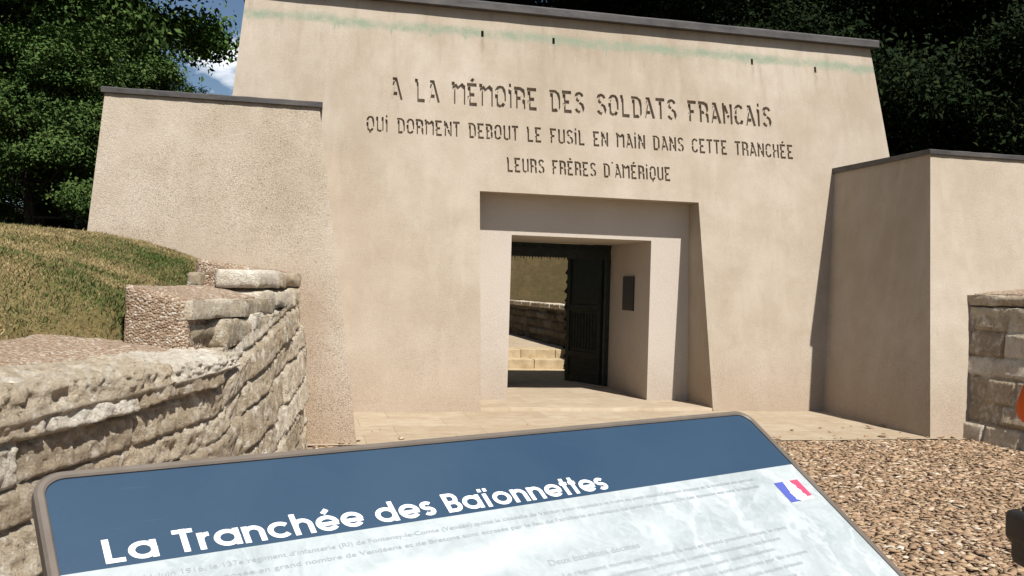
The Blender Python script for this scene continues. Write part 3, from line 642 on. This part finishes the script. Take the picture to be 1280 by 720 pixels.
# ------------------------------------------------------------------ trees
def tree_proto(h, cr, cz0, nclump, nleaf, lsize, mat, seed, lobes=9, tr=.22):
    """trunk with limbs, and a crown of many leaf faces gathered in clumps; returns two meshes"""
    rg = np.random.default_rng(seed); rd = random.Random(seed)
    bm = bmesh.new(); top = h * .82
    pts = [(0, 0, -.6)] + [(rd.uniform(-.15, .15) * k, rd.uniform(-.15, .15) * k, top * k / 5) for k in range(1, 6)]
    tube(bm, pts, [tr * 1.3, tr, tr * .85, tr * .65, tr * .4, tr * .12], 9)
    tips = []
    for k in range(lobes * 2):
        z = cz0 + (top - cz0) * rd.random() ** .9 * .95; an = rd.uniform(0, 6.283); ln = cr * rd.uniform(.5, .95) * (1.1 - .55 * (z - cz0) / max(.1, h - cz0)); up = rd.uniform(.1, .7)
        p0 = Vector((0, 0, z)); p2 = p0 + Vector((math.cos(an) * ln, math.sin(an) * ln, ln * up)); p1 = p0.lerp(p2, .5) + Vector((0, 0, -.08 * ln))
        tube(bm, [p0, p1, p2], [tr * .34, tr * .2, tr * .05], 6); tips.append(p2)
    bm.normal_update(); tm = bpy.data.meshes.new('trunk'); bmesh.ops.recalc_face_normals(bm, faces=bm.faces[:]); bm.to_mesh(tm); bm.free(); tm.materials.append(M['bark'])
    # lobes of the crown
    hh = h - cz0; C = []; 
    lob = [np.array(t_) for t_ in tips] + [np.array([rg.uniform(-.4, .4) * cr, rg.uniform(-.4, .4) * cr, cz0 + hh * rg.uniform(.5, .95)]) for _ in range(lobes)]
    lr = [cr * rg.uniform(.24, .46) for _ in lob]
    for _ in range(nclump):
        i = rg.integers(len(lob)); dv = rg.normal(size=3); dv /= np.linalg.norm(dv); dv[2] = abs(dv[2]) * .9 - .25 * rg.random()
        C.append(lob[i] + dv * lr[i] * (rg.random() ** .35) * np.array([1, 1, .75]))
    C = np.array(C); N = len(C) * nleaf
    cc = np.repeat(C, nleaf, 0); ctone = np.repeat(rg.uniform(-.25, .25, len(C)), nleaf); dirn = rg.normal(size=(N, 3)); spread = np.repeat(rg.uniform(.16, .34, len(C)), nleaf)[:, None] * (cr / 3.2)
    pos = cc + dirn * spread * np.array([1, 1, .6])
    nr = rg.normal(size=(N, 3)) * .75 + np.array([0, 0, .75]) + (cc - np.array([0, 0, cz0 + hh * .45])) / (cr * 1.6); nr /= np.linalg.norm(nr, axis=1, keepdims=True)
    ax = rg.normal(size=(N, 3)); ax -= nr * (ax * nr).sum(1, keepdims=True); ax /= np.linalg.norm(ax, axis=1, keepdims=True); bx = np.cross(nr, ax)
    l = (lsize * rg.uniform(.6, 1.4, N))[:, None]; wv_ = l * rg.uniform(.35, .6, N)[:, None]
    V = np.stack([pos - ax * l * .5, pos + bx * wv_ * .5 + nr * l * .06, pos + ax * l * .5 - nr * l * .12, pos - bx * wv_ * .5 + nr * l * .06], 1).reshape(-1, 3)
    i = np.arange(N) * 4; F = np.stack([i, i + 1, i + 2, i + 3], 1)
    T = np.repeat(np.clip(.45 + ctone + rg.normal(0, .16, N), 0, 1), 4)
    o = np_mesh('crown', V, F, mat, None, False, {'tone': T}); cm = o.data; bpy.data.objects.remove(o)
    return tm, cm
def put_tree(name, proto, x, y, z, sc, rot, label, group):
    r = tag(empty(name, (x, y, z)), label, 'tree', group); r.rotation_euler = (0, 0, rot); r.scale = (sc,) * 3
    link('trunk', proto[0], None, r); link('crown', proto[1], None, r)
    return r
P_big = tree_proto(13, 4.2, 1.2, 775, 154, 0.143, M['leaf_dark'], 3, 14, .3)
P_big2 = tree_proto(12, 3.8, 1.0, 700, 154, 0.138, M['leaf_dark'], 4, 13, .28)
P_lit = tree_proto(11, 3.0, 1.6, 650, 154, 0.121, M['leaf_mid'], 5, 12, .22)
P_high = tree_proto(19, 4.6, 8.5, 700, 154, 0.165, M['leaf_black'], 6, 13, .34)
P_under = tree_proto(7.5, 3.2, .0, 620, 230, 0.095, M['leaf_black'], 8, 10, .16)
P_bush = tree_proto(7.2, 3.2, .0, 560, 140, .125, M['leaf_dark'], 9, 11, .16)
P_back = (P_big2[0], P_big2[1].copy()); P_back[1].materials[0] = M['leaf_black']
gl, gr = 'trees behind the lawn on the left', 'forest trees behind the gateway'
left = [(-11.2, 19.0, P_big, 1.0, 'big dark tree at the left edge of the photo above the lawn'),
        (-7.2, 17.2, P_big2, .95, 'dense dark tree standing over the middle of the lawn bank'),
        (-4.9, 19.8, P_lit, 1.08, 'fresher green tree right beside the strip of blue sky'),
        (-9.4, 24.5, P_big, 1.2, 'tall dark tree in the second row on the left')]
for i, (x, y, p, s_, lb) in enumerate(left): put_tree('leafy_tree', p, x, y, 1.9, s_, i * 1.9, lb, gl)
put_tree('leafy_tree', P_lit, -2.5, 17.6, 1.6, .36, 2.2, 'small fresh green tree peeping over the left wing under the sky gap', gl)
for i, (x, y) in enumerate(((-3.9, 14.2), (-6.4, 13.6), (-9.2, 14.2), (-12.2, 15.5), (-6.8, 20), (-3.4, 16.8), (-5.4, 17), (-8, 16.8), (-10.5, 18), (-14, 17))):
    put_tree('understory_tree', P_bush, x, y, 1.7, .46 if i in (0, 5) else .6, i * 2.3, ['small bushy tree just behind the left wing of the gateway', 'low bushy tree behind the crest of the lawn', 'low bushy tree under the large tree near the left edge', 'low bushy tree at the far left behind the lawn', 'bushy tree filling the gap under the green crown'][i] if i < 5 else 'dark undergrowth tree in the left wood behind the first row of bushes', gl)
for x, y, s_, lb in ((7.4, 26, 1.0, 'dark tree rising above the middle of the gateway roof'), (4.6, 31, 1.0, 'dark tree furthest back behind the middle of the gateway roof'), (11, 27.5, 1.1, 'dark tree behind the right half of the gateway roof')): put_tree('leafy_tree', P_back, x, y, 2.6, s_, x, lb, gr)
hi = [(13.2, 15.2), (14.6, 13.9), (19.2, 13.5), (23.8, 13.2), (28.5, 14), (15, 17.5), (9.0, 22.5), (10.5, 19.6), (14.8, 18.4), (19.0, 17.4), (12.2, 25), (17, 23), (9.2, 28), (22.5, 21.5), (3.0, 33), (26, 17.5)]  # tall trees, crowns out of view, added to shade the wood behind
for i, (x, y) in enumerate(hi):
    put_tree('shading_tree', P_high, x, y, 2.6, .95 + .1 * (i % 3), i * 1.37, 'tall forest tree with a high crown out of view, added to shade the wood behind the gateway', gr)
un = [(8.9, 15.6), (11.6, 14.9), (10.2, 17.0), (12.0, 17.6), (15.2, 14.8), (18.5, 16.2), (21.5, 15.6), (10.2, 23.6), (11, 22.5), (14.5, 21.4), (18, 21), (22, 19), (25.5, 19.5), (13, 27), (18.5, 26), (24, 25), (9.5, 30), (28.5, 22), (5.0, 38)]
for i, (x, y) in enumerate(((-16, 26), (-11, 31), (-20, 21), (-15, 17.2), (-24, 32), (-10, 38), (2, 40))):
    put_tree('leafy_tree', P_big2, x, y, 2.2, 1.0 + .12 * (i % 3), i * 1.1 + .4, 'background tree of the left wood mostly hidden by the nearer trees', gl)
for i, (x, y) in enumerate(un):
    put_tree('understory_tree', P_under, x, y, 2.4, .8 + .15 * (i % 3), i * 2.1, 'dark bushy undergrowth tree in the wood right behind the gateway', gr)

# ------------------------------------------------------------------ information lectern
SA, SE = 0.4182, 0.5994
lect = tag(empty('information_lectern', (-.2757, 1.0271, 1.2927)), 'tilted blue and white information panel in a brown frame in the foreground', 'sign')
hv = Vector((math.cos(SA), math.sin(SA), 0)); vv = Vector((-math.sin(SA) * math.cos(SE), math.cos(SA) * math.cos(SE), math.sin(SE))); nv = hv.cross(vv)
lect.rotation_euler = Matrix((hv, vv, nv)).transposed().to_euler()
PW, PH = 1.15, .80
def rrect(x0, x1, y0, y1, r, n=8):
    return arc(x1 - r, y1 - r, r, r, 0, 90, n) + arc(x0 + r, y1 - r, r, r, 90, 180, n) + arc(x0 + r, y0 + r, r, r, 180, 270, n) + arc(x1 - r, y0 + r, r, r, 270, 360, n)
def slab(bm, pts, z0, z1):
    a = [bm.verts.new((x, y, z0)) for x, y in pts]; b = [bm.verts.new((x, y, z1)) for x, y in pts]; n = len(pts)
    bm.faces.new(a[::-1]); bm.faces.new(b)
    for i in range(n): bm.faces.new((a[i], a[(i + 1) % n], b[(i + 1) % n], b[i]))
bm = bmesh.new()     # frame: ring with a rounded lip
outer = rrect(0, PW, -PH, 0, .030); inner = rrect(.0105, PW - .0105, -PH + .0105, -.0105, .022); n_ = len(outer)
def off(pts, k): return [(PW / 2 + (x - PW / 2) * (1 - k / PW * 2), -PH / 2 + (y + PH / 2) * (1 - k / PH * 2)) for x, y in pts]
rings = [(outer, -.02), (outer, -.003), (off(outer, .003), .0), (off(inner, -.002), .0), (inner, -.002), (inner, -.006)]
vr = [[bm.verts.new((x, y, z_)) for x, y in pts] for pts, z_ in rings]
for a_, b_ in zip(vr, vr[1:]):
    for i in range(n_): bm.faces.new((a_[i], a_[(i + 1) % n_], b_[(i + 1) % n_], b_[i]))
bm.faces.new(vr[0][::-1])
bm_obj('frame', bm, M['sign_frame'], lect)
BV = -.1355
full = [(x, y) for x, y in rrect(.011, PW - .011, -PH + .011, -.011, .0215)]
top = [p for p in full if p[1] > BV]; low = [p for p in full if p[1] <= BV]
bm = bmesh.new(); tp = sorted(top, key=lambda p: math.atan2(p[1] - BV - .01, p[0] - PW / 2)); pts = tp + [(.011, BV), (PW - .011, BV)]
pts = sorted(pts, key=lambda p: math.atan2(p[1] + .08, (p[0] - PW / 2)))
bm.faces.new([bm.verts.new((x, y, -.0035)) for x, y in pts]); bm_obj('header_band', bm, M['sign_blue'], lect)
bm = bmesh.new(); pts = sorted(low + [(.011, BV), (PW - .011, BV)], key=lambda p: math.atan2(p[1] + .45, (p[0] - PW / 2)))
bm.faces.new([bm.verts.new((x, y, -.0035)) for x, y in pts]); bm_obj('printed_panel', bm, M['sign_pale'], lect)
# title in a round geometric bold
WT = .175; XH = .74; r_ = (XH - WT) / 2; cy = XH / 2 ; h0 = WT / 2
def low_glyphs():
    G = {}; O_ = lambda x: arc(x, cy, r_ + .012, r_, 0, 360, 28); c0 = r_ + WT / 2 + .012; xs = 2 * c0 - WT / 2 - .01
    stem = lambda x, a=0, b=XH: [(x, a), (x, b)]
    G['o'] = (2 * c0, [O_(c0)])
    G['a'] = (2 * c0, [O_(c0), stem(xs)]); G['d'] = (2 * c0, [O_(c0), stem(xs, 0, 1.0)])
    G['e'] = (2 * c0 - .02, [arc(c0, cy, r_ + .012, r_, 0, 322, 26), [(c0 - r_, cy - .035), (c0 + r_ + .07, cy - .035)]])
    G['é'] = (2 * c0 - .02, G['e'][1] + [[(c0 - .04, .83), (c0 + .13, 1.02)]])
    G['c'] = (2 * c0 - .06, [arc(c0, cy, r_ + .012, r_, 42, 318, 24)])
    rn = .235; arch = lambda x: [(x, XH - WT / 2 - rn)] + arc(x + rn, XH - WT / 2 - rn, rn, rn, 180, 0, 14) + [(x + 2 * rn, 0)]
    G['n'] = (2 * rn + WT + .01, [stem(WT / 2), arch(WT / 2)]); G['h'] = (2 * rn + WT + .01, [stem(WT / 2, 0, 1.0), arch(WT / 2)])
    G['r'] = (.36, [stem(WT / 2), arc(WT / 2 + .23, XH - WT / 2 - .23, .23, .23, 180, 85, 8)])
    G['i'] = (WT, [stem(WT / 2)]); G['ï'] = (WT + .16, [stem(WT / 2 + .08), [(-.02, .93), (.13, .93)], [(.21, .93), (.36, .93)]])
    G['t'] = (.33, [stem(.165, 0, .98), [(.0, XH - .07), (.33, XH - .07)]])
    sr = (XH - WT) / 4
    G['s'] = (.50, [arc(.25, XH - WT / 2 - sr, .165, sr, 35, 270, 14) + arc(.25, WT / 2 + sr, .165, sr, 90, -145, 14)[1:]])
    G['L'] = (.52, [[(WT / 2, 1), (WT / 2, 0)], [(0, h0), (.50, h0)]]); G['T'] = (.56, [[(.28, 0), (.28, 1)], [(0, 1 - h0), (.56, 1 - h0)]])
    rb = (1 - WT) / 4
    G['B'] = (.60, [[(WT / 2, 0), (WT / 2, 1)], [(.1, 1 - h0), (.32, 1 - h0)] + arc(.32, 1 - h0 - rb, .165, rb, 90, -90, 10)[1:] + [(.1, .5)], [(.1, .5), (.34, .5)] + arc(.34, h0 + rb, .18, rb, 90, -90, 10)[1:] + [(.1, h0)]])
    G[' '] = (.30, [])
    return G
bm = bmesh.new(); stt, wid = layout('La Tranchée des Baïonnettes', low_glyphs(), .075); CH = .0308; sx = (.7245 - .0525) / wid
for k, s_ in enumerate(stt):
    Lp, Rp = ribbon([(x, y) for x, y in s_], WT); zk = -.0033 + .00012 * (k % 5)
    va = [bm.verts.new((.0525 + p.x * sx, -.1303 + p.y * CH, zk)) for p in Lp]; vb = [bm.verts.new((.0525 + p.x * sx, -.1303 + p.y * CH, zk)) for p in Rp]
    for i in range(len(va) - 1): bm.faces.new((va[i], vb[i], vb[i + 1], va[i + 1]))
bm_obj('title_lettering', bm, M['sign_white'], lect)
def text(name, body, u, v, size, width, mat, off_=0.0):
    cu = bpy.data.curves.new(name, 'FONT'); cu.body = body; cu.size = size; cu.offset = off_
    o = bpy.data.objects.new(name, cu); COL.objects.link(o); bpy.context.view_layer.update()
    dg = bpy.context.evaluated_depsgraph_get(); me = bpy.data.meshes.new_from_object(o.evaluated_get(dg)); bpy.data.objects.remove(o)
    xs_ = [p.co.x for p in me.vertices]; k = width / (max(xs_) - min(xs_)) if width else 1
    for p in me.vertices: p.co = (u + p.co.x * k, v + p.co.y, -.0031)
    me.materials.clear(); return link(name, me, mat, lect)
text('intro_text', "Le 11 juin 1916, le 137e régiment d'infanterie (RI) de Fontenay-le-Comte (Vendée) quitte la citadelle de Verdun pour rejoindre le front au petit matin, l'ennemi attaque et la tranchée est perdue", .066, -.1562, .0086, .95, M['sign_soft'])
text('intro_text', "Cette unité composée en grand nombre de Vendéens et de Bretons sont écrasés par le feu de l'artillerie en tentant de tenir ce secteur. De cet épisode est née la légende", .066, -.1712, .0086, .95, M['sign_soft'])
text('heading_text', 'Deux bataillons décimés', .546, -.2345, .0125, .155, M['sign_soft'])
body = ["Le régiment monte en ligne dans la nuit et prend position devant le ravin", "sous un bombardement continu qui comble les tranchées et les boyaux", "Les hommes tiennent le terrain pendant deux jours sans ravitaillement",
        "Au soir du second jour les survivants sont encerclés par les troupes", "La tranchée est retrouvée après la guerre avec ses fusils encore dressés", "Le monument est construit par un donateur venu d'Amérique", "Il recouvre les tombes des soldats inconnus et leurs croix",
        "La porte de bronze ouvre sur une allée bordée de murs de pierre", "qui conduit le visiteur vers la dalle de béton abritant le site"]
for k, b_ in enumerate(body): text('body_text', b_, .555, -.2545 - k * .0155, .0095, .44 - .03 * (k % 3), M['sign_soft'])
# flag emblem with a white profile between the blue and the red
bm = bmesh.new(); E0, E1, F0, F1 = 1.055, 1.1165, -.2105, -.1685; ew, eh = E1 - E0, F1 - F0
def poly(pts, z_):
    b2 = bmesh.new(); b2.faces.new([b2.verts.new((E0 + x * ew, F0 + y * eh, z_)) for x, y in pts]); bmesh.ops.triangulate(b2, faces=b2.faces[:]); return b2
em = bm_obj('flag_emblem', poly([(0, 0), (1, 0), (1, 1), (0, 1)], -.0031), M['sign_white'], lect)
bm_obj('blue_field', poly([(0, 0), (.42, 0), (.40, .06), (.30, .09), (.33, .22), (.29, .27), (.32, .31), (.28, .40), (.32, .52), (.33, .66), (.36, .82), (.37, 1), (0, 1)], -.0029), M['fl_blue'], em)
bm_obj('red_field', poly([(1, .14), (1, 1), (.64, 1), (.66, .86), (.73, .72), (.70, .60), (.77, .47), (.73, .34), (.80, .24), (.78, .14)], -.0029), M['fl_red'], em)
# two posts and feet
for px_ in (.22, .93):
    p0 = lect.location + hv * px_ + vv * -.40; bm = bmesh.new(); box(bm, p0.x - .035, p0.x + .035, p0.y - .035, p0.y + .035, -.05, p0.z - .055, .005); box(bm, p0.x - .09, p0.x + .09, p0.y - .09, p0.y + .09, -.03, .004, .004)
    o = bm_obj('post', bm, M['sign_frame'], lect); o.matrix_parent_inverse = (Matrix.Translation(lect.location) @ lect.rotation_euler.to_matrix().to_4x4()).inverted()

# ------------------------------------------------------------------ person at the right edge
def skin_obj(name, V, E, Rr, mat, parent, sub=2, root=0):
    me = bpy.data.meshes.new(name); me.from_pydata(V, E, []); o = link(name, me, mat, parent)
    sk = o.modifiers.new('s', 'SKIN'); sk.use_smooth_shade = True; sk.branch_smoothing = .6
    for i, r in enumerate(Rr): me.skin_vertices[0].data[i].radius = (r, r) if not isinstance(r, tuple) else r
    me.skin_vertices[0].data[root].use_root = True
    sb = o.modifiers.new('u', 'SUBSURF'); sb.levels = sub; sb.render_levels = sub
    bake(o); o.data.materials.clear(); o.data.materials.append(mat)
    for p in o.data.polygons: p.use_smooth = True
    return o
per = tag(empty('person', (2.505, 2.36, -.03)), 'person in an orange jacket with a black bag at the right edge of the photo', 'person')
per.rotation_euler = (0, 0, -YAW)
# local frame: +x to the photo's right, +y away from the camera (the way the person faces)
bodyV = [(0, 0, .93), (0, .0, 1.10), (0, .01, 1.28), (0, .0, 1.43), (0, .01, 1.50), (0, .02, 1.60), (0, .025, 1.69),
         (-.10, 0, .88), (-.105, .02, .50), (-.11, -.01, .09), (-.115, .12, .04), (.10, 0, .88), (.105, .02, .50), (.11, -.01, .09), (.115, .12, .04),
         (-.17, 0, 1.40), (-.272, -.03, 1.20), (-.16, .20, 1.16), (-.115, .26, 1.17), (.17, 0, 1.40), (.25, -.02, 1.13), (.24, .10, .90), (.24, .13, .84)]
bodyE = [(0, 1), (1, 2), (2, 3), (3, 4), (4, 5), (5, 6), (0, 7), (7, 8), (8, 9), (9, 10), (0, 11), (11, 12), (12, 13), (13, 14), (3, 15), (15, 16), (16, 17), (17, 18), (3, 19), (19, 20), (20, 21), (21, 22)]
bodyR = [(.13, .10), (.125, .095), (.14, .10), (.085, .07), .050, .082, .075, .082, .056, .038, .034, .082, .056, .038, .034, .055, .040, .030, .026, .055, .040, .030, .026]
bd = skin_obj('body', bodyV, bodyE, bodyR, M['skin'], per)
def sub(ix): return [bodyV[i] for i in ix]
jk = [0, 1, 2, 3, 15, 16, 17, 19, 20, 21]; jV = [(0, 0, .80)] + sub(jk); m_ = {0: 1, 1: 2, 2: 3, 3: 4, 15: 5, 16: 6, 17: 7, 19: 8, 20: 9, 21: 10}
jE = [(0, 1), (1, 2), (2, 3), (3, 4), (4, 5), (5, 6), (6, 7), (4, 8), (8, 9), (9, 10), (4, 11)]; jV += [(0, .012, 1.50)]
skin_obj('jacket', jV, jE, [(.175, .13), (.168, .13), (.155, .12), (.165, .125), (.12, .10), .075, .062, .046, .075, .060, .046, .072], M['jacket'], per, 2, 1)
skin_obj('trousers', [(0, 0, .95)] + sub([7, 8, 9, 11, 12, 13]), [(0, 1), (1, 2), (2, 3), (0, 4), (4, 5), (5, 6)], [(.14, .11), .095, .07, .055, .095, .07, .055], M['trouser'], per)
for sx_ in (-1, 1):
    skin_obj('shoe', [(sx_ * .11, -.05, .05), (sx_ * .112, .05, .05), (sx_ * .118, .16, .035)], [(0, 1), (1, 2)], [.048, .048, .04], M['shoe'], per, 2)
    hx = -.105 if sx_ < 0 else .24; hy, hz = (.28, 1.17) if sx_ < 0 else (.14, .82)
    dr = Vector((.6, .8, .05)).normalized() if sx_ < 0 else Vector((0, .15, -1)).normalized(); up_ = Vector((0, 0, 1)) if sx_ < 0 else Vector((0, 1, 0)); p0 = Vector((hx, hy, hz)); V_ = [tuple(p0), tuple(p0 + dr * .045)]; E_ = [(0, 1)]; R_ = [.026, .028]
    for k, ln_ in enumerate((.07, .08, .075, .06)):
        b_ = p0 + dr * .075 + up_ * (.03 - .02 * k); i0 = len(V_); side_ = dr.cross(up_)
        V_ += [tuple(b_), tuple(b_ + dr * ln_ * .5 + side_ * .008), tuple(b_ + dr * ln_ * .8 + side_ * .03)]; R_ += [.010, .009, .008]; E_ += [(1, i0), (i0, i0 + 1), (i0 + 1, i0 + 2)]
    i0 = len(V_); V_ += [tuple(p0 + dr * .03 + up_ * .035), tuple(p0 + dr * .065 + up_ * .055)]; R_ += [.011, .009]; E_ += [(0, i0), (i0, i0 + 1)]
    skin_obj('hand', V_, E_, R_, M['skin'], per, 1)
def blob(name, c, r3, mat, seg=24, cutf=None, parent=per):
    bm = bmesh.new(); bmesh.ops.create_uvsphere(bm, u_segments=seg, v_segments=seg // 2 + 4, radius=1)
    for v_ in bm.verts:
        x, y, z_ = v_.co; v_.co = (c[0] + x * r3[0], c[1] + y * r3[1], c[2] + z_ * r3[2])
        if cutf: v_.co = cutf(v_.co)
    return bm_obj(name, bm, mat, parent, True)
def face(co):       # chin narrower, brow and nose towards +y
    z_ = (co.z - 1.635) / .115; k = 1 - .22 * max(0, -z_) ** 1.5; co.x *= k
    if co.y > .06 and abs(co.x) < .02 and -.35 < z_ < .1: co.y += .022 * (1 - abs(co.x) / .02) * (.5 - z_)
    return co
hd = blob('head', (0, .035, 1.635), (.076, .096, .115), M['skin'], 40, face)
blob('hair', (0, .010, 1.668), (.086, .100, .104), M['hair'], 32)
for sx_ in (-1, 1):
    blob('ear', (sx_ * .078, .03, 1.625), (.012, .02, .032), M['skin'], 14, None, hd); blob('eye', (sx_ * .031, .118, 1.645), (.011, .008, .007), M['eye'], 14, None, hd)
blob('mouth', (0, .119, 1.578), (.024, .007, .006), M['fl_red'], 14, None, hd)
# black shoulder bag hanging at the left hip
bag = tag(empty('shoulder_bag', (2.335, 2.415, .71)), 'black shoulder bag hanging beside the orange jacket', 'bag'); bag.rotation_euler = (0, 0, -YAW)
bm = bmesh.new(); box(bm, -.075, .12, -.13, .13, -.075, .09, .028); bm_obj('pouch', bm, M['bag'], bag, True)
bm = bmesh.new(); box(bm, -.088, -.03, -.14, .14, .0, .105, .022); box(bm, -.0305, .13, -.14, .14, .092, .112, .008); bm_obj('flap', bm, M['bag'], bag, True)
bm = bmesh.new()
pl = [(.06, -.11, .09), (.10, -.15, .35), (.24, -.16, .62), (.40, -.06, .74), (.42, .02, .745), (.34, .13, .62), (.16, .15, .35), (.06, .11, .09)]
for a_, b_ in zip(pl, pl[1:]): tube(bm, [a_, b_], .012, 6)
bm_obj('strap', bm, M['bag'], bag)
